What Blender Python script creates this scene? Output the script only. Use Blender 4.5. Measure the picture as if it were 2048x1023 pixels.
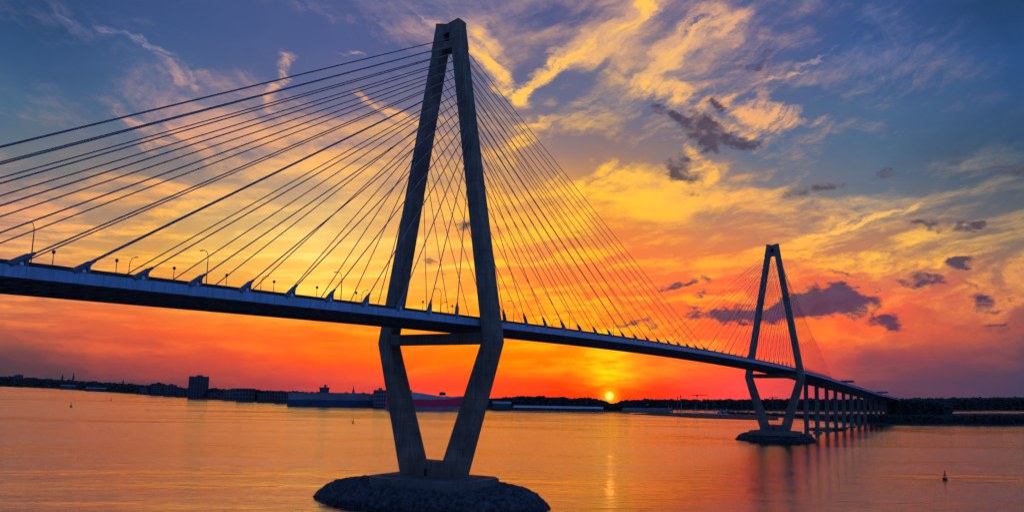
import bpy, math, random
import numpy as np
from mathutils import Vector, Matrix

random.seed(7)
rng = np.random.default_rng(7)
scene = bpy.context.scene
for o in list(bpy.data.objects):
    bpy.data.objects.remove(o)
R_ = math.radians

# ------------------------------------------------------------------ camera
# bridge axis = +X, tower planes at X = 0 and X = 471, metres, water at z = 0
CAM = np.array([-219.93085, -173.16756, 38.09084])
YAW, PITCH, ROLL, FPX = 0.49977, 0.12452, 0.01735, 1564.85113
PPX, PPY, W0, H0 = 1143.52856, 589.70709, 2048.0, 1023.0
_f = np.array([math.cos(YAW) * math.cos(PITCH), math.sin(YAW) * math.cos(PITCH), math.sin(PITCH)])
_r = np.array([math.sin(YAW), -math.cos(YAW), 0.0])
_u = np.cross(_r, _f)
CR = math.cos(ROLL) * _r + math.sin(ROLL) * _u
CU = -math.sin(ROLL) * _r + math.cos(ROLL) * _u
CF = _f
cd = bpy.data.cameras.new("camera")
cam = bpy.data.objects.new("camera", cd)
scene.collection.objects.link(cam)
m = Matrix.Identity(4)
for i in range(3):
    m[i][0], m[i][1], m[i][2], m[i][3] = CR[i], CU[i], -CF[i], CAM[i]
cam.matrix_world = m
cd.sensor_width = 36.0
cd.lens = 36.0 * FPX / W0
cd.shift_x = -(PPX - W0 / 2) / W0
cd.shift_y = (PPY - H0 / 2) / W0
cd.clip_start = 0.5
cd.clip_end = 40000
scene.camera = cam


def ray(x, y):
    d = CF + CR * (x - PPX) / FPX - CU * (y - PPY) / FPX
    return d / np.linalg.norm(d)


def on_z(x, y, z=0.0):
    d = ray(x, y)
    return CAM + d * (z - CAM[2]) / d[2]


def at_dist(x, y, D):
    """surveyed point: bearing and elevation of a sighted spot at horizontal distance D"""
    d = ray(x, y)
    return CAM + d * D / math.hypot(d[0], d[1])


def bearing(x, y):
    d = ray(x, y)
    return math.degrees(math.atan2(d[1], d[0])), math.degrees(math.asin(d[2]))


def lin(c):
    return tuple(((v / 255.0) / 12.92 if v / 255.0 <= 0.04045 else ((v / 255.0 + 0.055) / 1.055) ** 2.4) for v in c)


# ------------------------------------------------------------------ render settings
scene.render.engine = 'CYCLES'
scene.view_settings.view_transform = 'Standard'
scene.view_settings.look = 'None'
scene.view_settings.exposure = 0.0
scene.view_settings.gamma = 1.0
scene.view_settings.use_curve_mapping = False
scene.cycles.use_denoising = True
scene.cycles.max_bounces = 6
scene.cycles.diffuse_bounces = 2
scene.cycles.glossy_bounces = 3
scene.cycles.sample_clamp_indirect = 4.0
scene.cycles.use_adaptive_sampling = True
scene.cycles.adaptive_threshold = 0.03
scene.cycles.adaptive_min_samples = 8

# ------------------------------------------------------------------ world: evening sky
SUN_AZ, SUN_EL = bearing(1219, 791)
world = bpy.data.worlds.new("World")
scene.world = world
world.use_nodes = True
NT = world.node_tree
NT.nodes.clear()


class G:
    """small node-graph writer"""
    def __init__(s, nt):
        s.nt = nt

    def n(s, t, **kw):
        nd = s.nt.nodes.new(t)
        for k, v in kw.items():
            setattr(nd, k, v)
        return nd

    def put(s, sock, v):
        if isinstance(v, bpy.types.NodeSocket):
            s.nt.links.new(v, sock)
        elif v is not None:
            if sock.type == 'RGBA' and len(v) == 3:
                v = (*v, 1)
            sock.default_value = v

    def m(s, op, a, b=None, c=None, clamp=False):
        nd = s.n('ShaderNodeMath', operation=op, use_clamp=clamp)
        s.put(nd.inputs[0], a); s.put(nd.inputs[1], b); s.put(nd.inputs[2], c)
        return nd.outputs[0]

    def vm(s, op, a, b=None, sc=None):
        nd = s.n('ShaderNodeVectorMath', operation=op)
        s.put(nd.inputs[0], a); s.put(nd.inputs[1], b)
        if sc is not None:
            s.put(nd.inputs['Scale'], sc)
        return nd.outputs[1] if op in ('DOT_PRODUCT', 'LENGTH', 'DISTANCE') else nd.outputs[0]

    def xyz(s, x, y, z):
        nd = s.n('ShaderNodeCombineXYZ')
        s.put(nd.inputs[0], x); s.put(nd.inputs[1], y); s.put(nd.inputs[2], z)
        return nd.outputs[0]

    def rng(s, v, a, b, c=0.0, d=1.0, smooth=False):
        nd = s.n('ShaderNodeMapRange', interpolation_type='SMOOTHSTEP' if smooth else 'LINEAR')
        for i, q in enumerate((v, a, b, c, d)):
            s.put(nd.inputs[i], q)
        return nd.outputs[0]

    def mix(s, f, a, b, mode='MIX', clamp=True):
        nd = s.n('ShaderNodeMix', data_type='RGBA', blend_type=mode)
        s.put(nd.inputs[0], f); s.put(nd.inputs[6], a); s.put(nd.inputs[7], b)
        return nd.outputs[2]

    def noise(s, vec, scale, detail=4.0, rough=0.55, dist=0.0, color=False):
        nd = s.n('ShaderNodeTexNoise', noise_dimensions='3D')
        s.put(nd.inputs['Vector'], vec)
        nd.inputs['Scale'].default_value = scale
        nd.inputs['Detail'].default_value = detail
        nd.inputs['Roughness'].default_value = rough
        nd.inputs['Distortion'].default_value = dist
        return nd.outputs[1] if color else nd.outputs[0]

    def ramp(s, f, stops):
        nd = s.n('ShaderNodeValToRGB')
        cr = nd.color_ramp
        cr.interpolation = 'LINEAR'
        stops = sorted(stops)
        cr.elements[0].position, cr.elements[0].color = stops[0][0], (*stops[0][1], 1)
        cr.elements[1].position, cr.elements[1].color = stops[-1][0], (*stops[-1][1], 1)
        for p, c in stops[1:-1]:
            e = cr.elements.new(p)
            e.color = (*c, 1)
        s.put(nd.inputs[0], f)
        return nd.outputs[0]


def build_sky():
    g = G(NT)
    tc = g.n('ShaderNodeTexCoord')
    d = tc.outputs['Generated']
    d = g.vm('NORMALIZE', d)
    sx = g.n('ShaderNodeSeparateXYZ')
    g.put(sx.inputs[0], d)
    X, Y, Z = sx.outputs
    cs, sn = math.cos(R_(SUN_AZ)), math.sin(R_(SUN_AZ))
    xr = g.m('ADD', g.m('MULTIPLY', X, cs), g.m('MULTIPLY', Y, sn))
    yr = g.m('SUBTRACT', g.m('MULTIPLY', X, sn), g.m('MULTIPLY', Y, cs))
    a = g.m('MULTIPLY', g.m('ARCTAN2', yr, xr), 57.29578)        # bearing from the sun, + to the right
    e = g.m('MULTIPLY', g.m('ARCSINE', Z), 57.29578)             # elevation, degrees
    # cloud-deck plane coordinates (far clouds crowd towards the horizon)
    zz = g.m('ADD', g.m('MAXIMUM', Z, 0.0), 0.07)
    pu = g.m('DIVIDE', xr, zz)
    pv = g.m('DIVIDE', yr, zz)
    # streaks run towards the sunset
    stre = g.xyz(g.m('MULTIPLY', pu, 0.9), g.m('MULTIPLY', pv, 0.75), 0.0)
    warp = g.noise(g.xyz(g.m('MULTIPLY', pu, 0.5), pv, 3.7), 0.55, 3.0, 0.5, color=True)
    warp = g.vm('SUBTRACT', warp, (0.5, 0.5, 0.5))
    stre = g.vm('ADD', stre, g.vm('SCALE', warp, sc=1.3))
    N1 = g.noise(stre, 1.9, 7.0, 0.62, 0.35)
    ae = g.xyz(a, e, 0.0)
    wn = g.noise(g.xyz(g.m('MULTIPLY', a, 0.55), e, 1.3), 0.33, 5.0, 0.62, color=True)
    wn = g.vm('SUBTRACT', wn, (0.5, 0.5, 0.5))
    # horizontal low bands
    N2 = g.noise(g.vm('ADD', g.xyz(g.m('MULTIPLY', a, 0.17), g.m('SUBTRACT', e, g.m('MULTIPLY', g.m('MULTIPLY', a, 0.17), g.rng(e, 3.0, 10.0))), 5.0), g.vm('SCALE', wn, sc=1.2)), 1.0, 7.0, 0.62, 0.15)
    lowf = g.rng(e, 6.0, 16.0, 0.0, 0.85, smooth=True)
    N = g.m('ADD', g.m('MULTIPLY', N1, lowf), g.m('MULTIPLY', N2, g.m('SUBTRACT', 1.0, lowf)))

    # --- colour fields: air between the clouds, and sun-lit cloud, by bearing and elevation
    ys = (0, 100, 200, 300, 400, 500, 600, 660, 720, 770)
    xs = (0, 300, 650, 1000, 1219, 1500, 1750, 2048)
    GAP = [
        [(45, 80, 130), (52, 92, 140), (75, 110, 145), (105, 120, 130), (150, 130, 125), (190, 140, 110), (200, 122, 90), (160, 92, 82), (85, 70, 82), (66, 66, 82)],
        [(62, 90, 145), (65, 98, 150), (85, 110, 150), (120, 120, 130), (165, 138, 115), (215, 160, 85), (225, 130, 65), (230, 100, 60), (165, 80, 78), (88, 70, 84)],
        [(78, 95, 150), (85, 100, 155), (115, 112, 145), (150, 130, 135), (200, 165, 125), (245, 205, 110), (250, 180, 60), (250, 120, 30), (255, 90, 40), (190, 75, 80)],
        [(78, 92, 148), (95, 100, 145), (120, 115, 140), (165, 135, 125), (215, 155, 90), (235, 150, 75), (245, 150, 45), (255, 140, 10), (255, 120, 0), (255, 75, 40)],
        [(85, 92, 140), (100, 105, 140), (105, 112, 145), (150, 125, 120), (210, 150, 80), (230, 130, 70), (250, 120, 50), (250, 140, 20), (255, 130, 5), (255, 45, 5)],
        [(80, 98, 150), (90, 100, 148), (95, 108, 145), (100, 115, 140), (150, 130, 120), (215, 130, 80), (245, 95, 65), (250, 90, 60), (255, 85, 60), (240, 75, 80)],
        [(52, 88, 148), (58, 95, 155), (75, 108, 150), (85, 112, 140), (115, 120, 130), (180, 130, 100), (235, 105, 75), (225, 98, 68), (150, 76, 88), (100, 70, 95)],
        [(34, 74, 124), (40, 86, 145), (50, 90, 138), (62, 88, 114), (85, 98, 112), (130, 115, 105), (150, 98, 92), (120, 80, 90), (84, 70, 94), (74, 70, 100)]]
    LIT = [
        [(110, 120, 155), (110, 125, 155), (140, 130, 145), (175, 145, 130), (225, 160, 120), (240, 175, 110), (235, 150, 80), (205, 108, 80), (115, 78, 84), (78, 70, 86)],
        [(125, 125, 165), (140, 135, 165), (200, 150, 140), (225, 165, 125), (245, 175, 95), (255, 195, 70), (250, 150, 60), (255, 120, 60), (205, 86, 74), (110, 74, 84)],
        [(140, 130, 165), (210, 155, 140), (235, 165, 120), (240, 180, 110), (245, 195, 115), (255, 225, 140), (255, 215, 90), (255, 150, 30), (255, 110, 30), (210, 80, 75)],
        [(165, 140, 150), (215, 165, 130), (235, 180, 110), (250, 190, 85), (255, 190, 75), (255, 200, 60), (255, 205, 30), (255, 175, 10), (255, 155, 0), (255, 90, 45)],
        [(200, 155, 135), (225, 170, 120), (240, 185, 100), (255, 195, 80), (255, 195, 60), (255, 180, 40), (255, 195, 20), (255, 190, 20), (255, 205, 15), (255, 60, 10)],
        [(215, 160, 130), (225, 170, 130), (230, 165, 120), (240, 175, 100), (250, 180, 90), (255, 175, 70), (255, 150, 50), (255, 125, 50), (255, 110, 55), (250, 85, 80)],
        [(110, 120, 165), (130, 135, 170), (205, 160, 140), (160, 145, 140), (225, 180, 120), (255, 195, 75), (255, 165, 60), (250, 132, 56), (185, 90, 84), (112, 74, 98)],
        [(45, 85, 140), (50, 95, 160), (60, 95, 140), (90, 110, 125), (160, 140, 115), (220, 165, 95), (225, 140, 90), (165, 95, 88), (100, 74, 94), (80, 72, 102)]]
    zen = lin((42, 78, 138))
    wsep = g.n('ShaderNodeSeparateXYZ')
    g.put(wsep.inputs[0], wn)
    aw = g.m('MULTIPLY_ADD', wsep.outputs[0], 7.0, a)
    ew = g.m('MULTIPLY_ADD', g.m('MULTIPLY', wsep.outputs[1], g.rng(e, 0.0, 6.0, 0.3, 1.0)), 3.5, e)
    t = g.m('DIVIDE', ew, 60.0, clamp=True)

    def airy(c, y):
        k = 0.16 if y < 260 else 0.0      # thin high haze greys the upper blue
        g_ = sum(c) / 3.0
        return tuple(v + (g_ - v) * k for v in c)

    def field(tab):
        c = None
        prev = None
        for x, col in zip(xs, tab):
            st = []
            for y, k in zip(ys, col):
                st.append((max(0.0, bearing(x, y)[1]) / 60.0, lin(airy(k, y))))
            st.append((min(0.99, 50.0 / 60), zen))
            ai = SUN_AZ - bearing(x, 450)[0]
            rp = g.ramp(t, st)
            c = rp if c is None else g.mix(g.rng(aw, prev, ai), c, rp)
            prev = ai
        return c

    gap = field(GAP)
    lit = field(LIT)

    # --- drifting clouds, each with its own place, size and slant in the sky
    def blob(acc, x, y, L, Wd, ang, k, fl_=1.05, fw_=0.95):
        A0, E0 = bearing(x, y)
        A1, E1 = bearing(x + 10, y)
        px = math.hypot(A1 - A0, E1 - E0) / 10.0
        tilt = math.atan2(E1 - E0, A0 - A1)
        th = -R_(ang) + tilt
        cl, cw = fl_ * L * px, fw_ * Wd * px
        c_, s_ = math.cos(th), math.sin(th)
        a0, e0 = SUN_AZ - A0, E0
        u = g.vm('DOT_PRODUCT', wv, (c_ / cl, s_ / cl, -(c_ * a0 + s_ * e0) / cl))
        v = g.vm('DOT_PRODUCT', wv, (-s_ / cw, c_ / cw, -(-s_ * a0 + c_ * e0) / cw))
        r2_ = g.m('MULTIPLY_ADD', u, u, g.m('MULTIPLY', v, v))
        q = g.m('SUBTRACT', 1.0, r2_, clamp=True)
        return g.m('MULTIPLY_ADD', g.m('MULTIPLY', q, q), k, acc)

    wv = g.vm('ADD', ae, g.vm('SCALE', g.vm('MULTIPLY', wn, (1, 1, 0)), sc=5.0))
    wv = g.vm('ADD', wv, (0, 0, 1))
    B = g.m('MULTIPLY', a, 0.0)
    for b in [  # full-picture sightings: x, y, half length, half width, slant, strength
        (1068, 170, 75, 30, -58, 1.3), (1125, 118, 85, 34, -28, 1.1), (1210, 85, 85, 34, -30, 1.0), (1268, 40, 75, 36, -62, 1.1), (1295, -10, 60, 40, -80, .9),
        (975, 118, 110, 48, 44, 1.15), (1035, 188, 60, 34, 35, 1.1),
        (1415, 55, 130, 45, -20, .8), (1330, 120, 110, 34, -38, .65), (1300, 175, 120, 22, 15, .6), (1400, 190, 120, 22, 14, .6),
        (1540, 222, 120, 42, 6, .95), (1480, 260, 90, 26, 10, .55), (1640, 122, 80, 9, -18, .6), (1560, 160, 90, 8, -8, .5),
        (553, 155, 72, 24, -72, 1.0), (210, 222, 90, 22, 22, .7), (385, 162, 60, 20, 8, .6), (290, 95, 190, 16, 34, .5), (150, 30, 90, 16, 34, .35),
        (330, 280, 80, 40, -25, .6), (800, 228, 90, 26, 28, .9), (720, 185, 50, 20, 50, .5), (690, 105, 80, 14, 12, .4), (860, 50, 50, 10, 20, .5),
        (700, 40, 120, 14, 10, .3), (1180, 385, 150, 60, 0, .5), (1060, 300, 110, 30, -12, .55), (1090, 255, 90, 18, -20, .5), (1210, 330, 60, 30, 20, .4),
        (1390, 330, 60, 20, 35, .7), (1330, 300, 70, 10, -6, .5),
        (1710, 438, 110, 16, -4, .9), (1800, 420, 50, 14, -8, .7), (1620, 455, 60, 10, -10, .5), (1870, 520, 160, 12, -3, .45), (1600, 510, 170, 14, 0, .4),
        (1640, 675, 150, 16, 2, .5), (150, 450, 160, 30, -12, .35), (330, 430, 120, 26, -8, .35), (60, 610, 160, 14, 6, .4),
    ]:
        B = blob(B, *b)
    amp = g.m('SUBTRACT', g.rng(e, 3.0, 9.0, 1.5, 2.4), g.rng(e, 13.0, 20.0, 0.0, 0.7))
    N = g.m('ADD', g.m('MULTIPLY', g.m('SUBTRACT', N, 0.5), amp), g.rng(e, 9.0, 20.0, 0.53, 0.475))
    hole = g.m('MULTIPLY', a, 0.0)
    for b in [(110, 150, 200, 90, 20, .6), (1950, 110, 220, 120, 0, .4), (1120, 220, 90, 30, -10, .5), (1180, 165, 80, 22, -30, .4), (1500, 340, 170, 40, 8, .5),
              (1100, 30, 130, 40, 0, .7), (480, 60, 160, 70, 0, .25), (1850, 320, 200, 70, 0, .1)]:
        hole = blob(hole, *b, fl_=1.15, fw_=1.15)
    # wind-combed filaments: slanting up to the right over the sun, down to the right on the left
    fw = g.vm('ADD', ae, g.vm('SCALE', wn, sc=3.0))
    fr = g.n('ShaderNodeMapping', vector_type='TEXTURE')
    g.put(fr.inputs[0], fw)
    fr.inputs['Rotation'].default_value = (0, 0, R_(33))
    fr.inputs['Scale'].default_value = (4.6, 0.72, 1)
    Fr = g.noise(fr.outputs[0], 1.0, 6.0, 0.62)
    fl = g.n('ShaderNodeMapping', vector_type='TEXTURE')
    g.put(fl.inputs[0], fw)
    fl.inputs['Rotation'].default_value = (0, 0, R_(-28))
    fl.inputs['Scale'].default_value = (4.6, 0.72, 1)
    Fl = g.noise(fl.outputs[0], 1.0, 6.0, 0.62)
    ff = g.rng(a, -12.0, -4.0, 0.0, 1.0, smooth=True)
    Ff = g.m('ADD', g.m('MULTIPLY', Fr, ff), g.m('MULTIPLY', Fl, g.m('SUBTRACT', 1.0, ff)))
    B = g.m('MULTIPLY', B, g.rng(Ff, 0.32, 0.66, 0.18, 1.7))
    N = g.m('MULTIPLY_ADD', g.m('SUBTRACT', Ff, 0.5), g.rng(e, 8.0, 16.0, 0.0, 0.42), N)
    cover = g.m('SUBTRACT', g.m('MULTIPLY_ADD', B, 0.36, N), g.m('MULTIPLY', hole, 0.22))
    M = g.rng(cover, 0.40, 0.88, 0.0, 1.0, smooth=True)
    col = g.mix(M, gap, lit)
    core = g.m('MULTIPLY', g.rng(B, 0.45, 1.7, 0.0, 0.85, smooth=True), g.rng(g.m('ABSOLUTE', g.m('ADD', a, 3.0)), 7.0, 13.0, 1.0, 0.25))
    col = g.mix(core, col, lin((255, 200, 84)))

    # --- low dark clouds in the shade of the evening
    Dd = g.m('MULTIPLY', a, 0.0)
    for b in [
        (1655, 605, 105, 36, -2, 1.6), (1560, 612, 120, 30, -5, 1.5), (1445, 632, 90, 17, -6, 1.1), (1700, 588, 50, 20, 0, .9),
        (1342, 573, 40, 13, 2, .9), (1425, 565, 22, 14, 60, .8), (1388, 570, 14, 16, 80, .7), (1417, 596, 22, 9, 0, .8),
        (1395, 262, 62, 36, 42, 1.1), (1335, 222, 52, 14, 38, .7), (1470, 287, 62, 15, 0, .9), (1440, 210, 34, 15, 38, .9), (1372, 352, 30, 18, 30, .9), (1410, 305, 40, 12, 30, .7),
        (1500, 124, 62, 22, 0, .5), (1912, 528, 36, 13, 8, 1.2), (1835, 556, 55, 22, 24, .85), (1848, 464, 44, 14, -16, .9), (1926, 442, 44, 13, -5, .95),
        (1776, 641, 38, 12, 6, 1.1), (1965, 598, 50, 12, 0, .75), (1930, 575, 30, 10, 0, .7), (1630, 372, 80, 15, -14, .6), (1765, 342, 50, 10, -8, .6), (1675, 545, 10, 22, 85, .6), (1745, 556, 30, 8, 0, .6),
        (1240, 637, 50, 10, 2, .5), (1300, 640, 50, 9, 0, .5), (930, 457, 22, 10, -20, .8), (760, 410, 26, 12, 30, .35), (860, 515, 30, 8, 5, .5), (900, 545, 60, 7, 8, .35),
        (2030, 655, 60, 8, 0, .6), (1960, 640, 90, 10, 0, .45), (1200, 325, 20, 12, 0, .3), (1160, 450, 30, 10, 30, .3), (2000, 330, 140, 60, 0, .35),
    ]:
        Dd = blob(Dd, *b, fl_=1.35, fw_=1.5)
    N3 = g.noise(g.xyz(a, g.m('MULTIPLY', e, 1.5), 9.0), 0.95, 7.0, 0.60, 0.5)
    dcov = g.m('MULTIPLY_ADD', g.m('SUBTRACT', N3, 0.52), 2.6, g.m('MULTIPLY', Dd, 1.0))
    D = g.m('MULTIPLY', g.rng(dcov, 0.05, 1.0, 0.0, 0.92, smooth=True), g.rng(Dd, 0.0, 0.4))
    dvar = g.rng(N3, 0.35, 0.75, 1.25, 0.75)
    dcol = g.ramp(g.m('DIVIDE', e, 30.0, clamp=True), [(0.0, lin((120, 60, 75))), (0.12, lin((92, 62, 92))), (0.22, lin((70, 60, 95))), (0.45, lin((95, 85, 95))), (0.8, lin((75, 65, 95)))])
    dcol = g.vm('SCALE', dcol, sc=dvar)
    col = g.mix(D, col, dcol)

    # --- glow and disc of the setting sun, seen through low bands
    ax = g.m('DIVIDE', a, 1.9)
    ey = g.m('DIVIDE', g.m('SUBTRACT', e, SUN_EL + 1.5), 2.3)
    r2 = g.m('ADD', g.m('MULTIPLY', ax, ax), g.m('MULTIPLY', ey, ey))
    pil = g.m('EXPONENT', g.m('MULTIPLY', r2, -1.0))
    band = g.rng(g.noise(g.xyz(g.m('MULTIPLY', a, 0.25), e, 2.0), 3.2, 3.0, 0.5), 0.32, 0.62)
    col = g.mix(g.m('MULTIPLY', pil, g.m('MULTIPLY_ADD', band, 0.6, 0.35)), col, lin((255, 215, 20)))
    rx = g.m('DIVIDE', a, 5.0)
    ry = g.m('DIVIDE', g.m('SUBTRACT', e, SUN_EL - 0.1), 0.95)
    red = g.m('EXPONENT', g.m('MULTIPLY', g.m('ADD', g.m('MULTIPLY', rx, rx), g.m('MULTIPLY', ry, ry)), -1.0))
    col = g.mix(g.m('MULTIPLY', red, 0.88), col, lin((255, 25, 10)))
    dd = g.m('SQRT', g.m('ADD', g.m('MULTIPLY', a, a), g.m('POWER', g.m('SUBTRACT', e, SUN_EL), 2.0)))
    halo = g.m('EXPONENT', g.m('MULTIPLY', g.m('POWER', g.m('DIVIDE', dd, 0.62), 2.0), -1.0))
    col = g.mix(g.m('MULTIPLY', halo, 0.9), col, lin((255, 190, 10)))
    disc = g.rng(dd, 0.34, 0.26, 0.0, 1.0, smooth=True)
    col = g.mix(disc, col, (1.05, 0.80, 0.18))

    # --- the rest of the dome: dusk blue away from the sunset
    back = g.ramp(g.m('DIVIDE', e, 90.0, clamp=True), [(0.0, lin((88, 84, 112))), (0.1, lin((92, 105, 145))), (0.25, lin((82, 126, 192))), (0.6, lin((62, 106, 178))), (0.99, lin((45, 82, 142)))])
    bf = g.rng(g.m('ABSOLUTE', g.m('ADD', a, 6.0)), 38.0, 95.0, 0.0, 1.0, smooth=True)
    col = g.mix(bf, col, back)
    gm = g.n('ShaderNodeGamma')
    g.put(gm.inputs[0], col)
    gm.inputs[1].default_value = 1.16
    bg = g.n('ShaderNodeBackground')
    g.put(bg.inputs[0], gm.outputs[0])
    bg.inputs[1].default_value = 1.18
    # physical scattering of the low sun, added faintly
    sky = g.n('ShaderNodeTexSky', sky_type='NISHITA')
    sky.sun_disc = False
    sky.sun_elevation = R_(1.0)
    sky.sun_rotation = R_(90.0 - SUN_AZ)
    sky.altitude = 40
    bg2 = g.n('ShaderNodeBackground')
    g.put(bg2.inputs[0], sky.outputs[0])
    bg2.inputs[1].default_value = 0.004
    ad = g.n('ShaderNodeAddShader')
    NT.links.new(bg.outputs[0], ad.inputs[0])
    NT.links.new(bg2.outputs[0], ad.inputs[1])
    out = g.n('ShaderNodeOutputWorld')
    NT.links.new(ad.outputs[0], out.inputs[0])


build_sky()
world.cycles.sampling_method = 'NONE'      # broad even sky: no need to aim at it

# ------------------------------------------------------------------ the setting sun
sl = bpy.data.lights.new("sun", 'SUN')
sl.energy = 0.0015
sl.angle = R_(0.53)
sl.color = (1.0, 0.42, 0.12)
so = bpy.data.objects.new("sun", sl)
scene.collection.objects.link(so)
sd = Vector((math.cos(R_(SUN_AZ)) * math.cos(R_(0.6)), math.sin(R_(SUN_AZ)) * math.cos(R_(0.6)), math.sin(R_(0.6))))
so.rotation_euler = sd.to_track_quat('Z', 'Y').to_euler()
so.location = (0, 0, 300)
#==BODY==
# ------------------------------------------------------------------ helpers
COL = scene.collection


class MB:
    def __init__(s):
        s.v, s.f = [], []

    def add(s, vs, fs):
        o = len(s.v)
        s.v += [tuple(map(float, p)) for p in vs]
        s.f += [tuple(i + o for i in q) for q in fs]
        return s

    def box(s, x0, x1, y0, y1, z0, z1):
        return s.hexa([(x0, y0, z0), (x1, y0, z0), (x1, y1, z0), (x0, y1, z0)], [(x0, y0, z1), (x1, y0, z1), (x1, y1, z1), (x0, y1, z1)])

    def hexa(s, lo, hi):
        return s.loft([lo, hi])

    def loft(s, rings, caps=True):
        n = len(rings[0])
        o = [p for r in rings for p in r]
        f = []
        for k in range(len(rings) - 1):
            for i in range(n):
                j = (i + 1) % n
                f.append((k * n + i, k * n + j, (k + 1) * n + j, (k + 1) * n + i))
        if caps:
            f.append(tuple(range(n - 1, -1, -1)))
            f.append(tuple(range((len(rings) - 1) * n, len(rings) * n)))
        return s.add(o, f)

    def tube(s, p, q, r0, r1=None, n=8):
        r1 = r0 if r1 is None else r1
        p, q = Vector(p), Vector(q)
        d = (q - p).normalized()
        u = d.orthogonal().normalized()
        w = d.cross(u)
        R0 = [p + (u * math.cos(2 * math.pi * i / n) + w * math.sin(2 * math.pi * i / n)) * r0 for i in range(n)]
        R1 = [q + (u * math.cos(2 * math.pi * i / n) + w * math.sin(2 * math.pi * i / n)) * r1 for i in range(n)]
        return s.loft([R0, R1])

    def path(s, pts, r, n=6):
        for a, b in zip(pts[:-1], pts[1:]):
            s.tube(a, b, r, r, n)
        return s

    def lathe(s, prof, n=12, c=(0, 0, 0)):
        rings = [[(c[0] + r * math.cos(2 * math.pi * i / n), c[1] + r * math.sin(2 * math.pi * i / n), c[2] + z) for i in range(n)] for r, z in prof]
        return s.loft(rings)

    def mesh(s, name):
        me = bpy.data.meshes.new(name)
        me.from_pydata(s.v, [], s.f)
        me.validate()
        me.update()
        return me

    def build(s, name, mat, parent=None, loc=None):
        return link(name, s.mesh(name), mat, parent, loc)


def link(name, me, mat, parent=None, loc=None):
    o = bpy.data.objects.new(name, me)
    if mat is not None and not me.materials:
        me.materials.append(mat)
    COL.objects.link(o)
    if parent is not None:
        o.parent = parent
    if loc is not None:
        o.location = loc
    return o


def empty(name, loc=(0, 0, 0), rz=0.0):
    o = bpy.data.objects.new(name, None)
    o.location = loc
    o.rotation_euler = (0, 0, rz)
    o.empty_display_size = 1.0
    COL.objects.link(o)
    return o


def tag(o, label=None, cat=None, group=None, kind=None):
    if label: o['label'] = label
    if cat: o['category'] = cat
    if group: o['group'] = group
    if kind: o['kind'] = kind
    return o


def copy_tree(o, parent=None):
    c = o.copy()
    COL.objects.link(c)
    if parent is not None:
        c.parent = parent
    for ch in list(o.children):
        copy_tree(ch, c)
    return c


# ------------------------------------------------------------------ materials
def mat(name, col, rough=0.7, var=0.25, scale=0.4, metallic=0.0, bump=0.0, bscale=3.0, streak=None, lift=None, spec=0.4, col2=None):
    m_ = bpy.data.materials.new(name)
    m_.use_nodes = True
    nt = m_.node_tree
    nt.nodes.clear()
    g = G(nt)
    tc = g.n('ShaderNodeTexCoord')
    P = tc.outputs['Object']
    bs = g.n('ShaderNodeBsdfPrincipled')
    bs.inputs['Roughness'].default_value = rough
    bs.inputs['Metallic'].default_value = metallic
    bs.inputs['Specular IOR Level'].default_value = spec
    n1 = g.noise(P, scale, 6.0, 0.6)
    f = g.rng(n1, 0.3, 0.7)
    c1 = tuple(max(0.0, v * (1 - var)) for v in col)
    c2 = col2 if col2 else tuple(min(1.0, v * (1 + var)) for v in col)
    c = g.mix(f, c1, c2)
    if streak:   # rain staining running down the face
        sp = g.n('ShaderNodeSeparateXYZ')
        g.put(sp.inputs[0], P)
        sv = g.xyz(g.m('MULTIPLY', sp.outputs[0], 1.4), g.m('MULTIPLY', sp.outputs[1], 1.4), g.m('MULTIPLY', sp.outputs[2], 0.06))
        sn = g.rng(g.noise(sv, 1.0, 5.0, 0.6), 0.45, 0.72)
        c = g.mix(g.m('MULTIPLY', sn, streak), c, tuple(v * 0.35 for v in col))
    if lift:     # pour joints of the concrete lifts
        sp = g.n('ShaderNodeSeparateXYZ')
        g.put(sp.inputs[0], P)
        fr = g.m('FRACT', g.m('DIVIDE', sp.outputs[2], lift))
        ln = g.rng(g.m('ABSOLUTE', g.m('SUBTRACT', fr, 0.5)), 0.0, 0.05, 1.0, 0.0)
        idx = g.m('FLOOR', g.m('ADD', g.m('DIVIDE', sp.outputs[2], lift), 0.5))
        wn = g.n('ShaderNodeTexWhiteNoise', noise_dimensions='1D')
        g.put(wn.inputs['W'], idx)
        c = g.mix(g.m('MULTIPLY', wn.outputs[0], 0.30), c, tuple(v * 0.55 for v in col))
        c = g.mix(g.m('MULTIPLY', ln, 0.5), c, tuple(v * 0.4 for v in col))
    g.put(bs.inputs['Base Color'], c)
    if bump:
        bn = g.n('ShaderNodeBump')
        bn.inputs['Strength'].default_value = bump
        bn.inputs['Distance'].default_value = 0.1
        g.put(bn.inputs['Height'], g.noise(P, bscale, 5.0, 0.6))
        g.put(bs.inputs['Normal'], bn.outputs[0])
    out = g.n('ShaderNodeOutputMaterial')
    nt.links.new(bs.outputs[0], out.inputs[0])
    return m_


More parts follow.
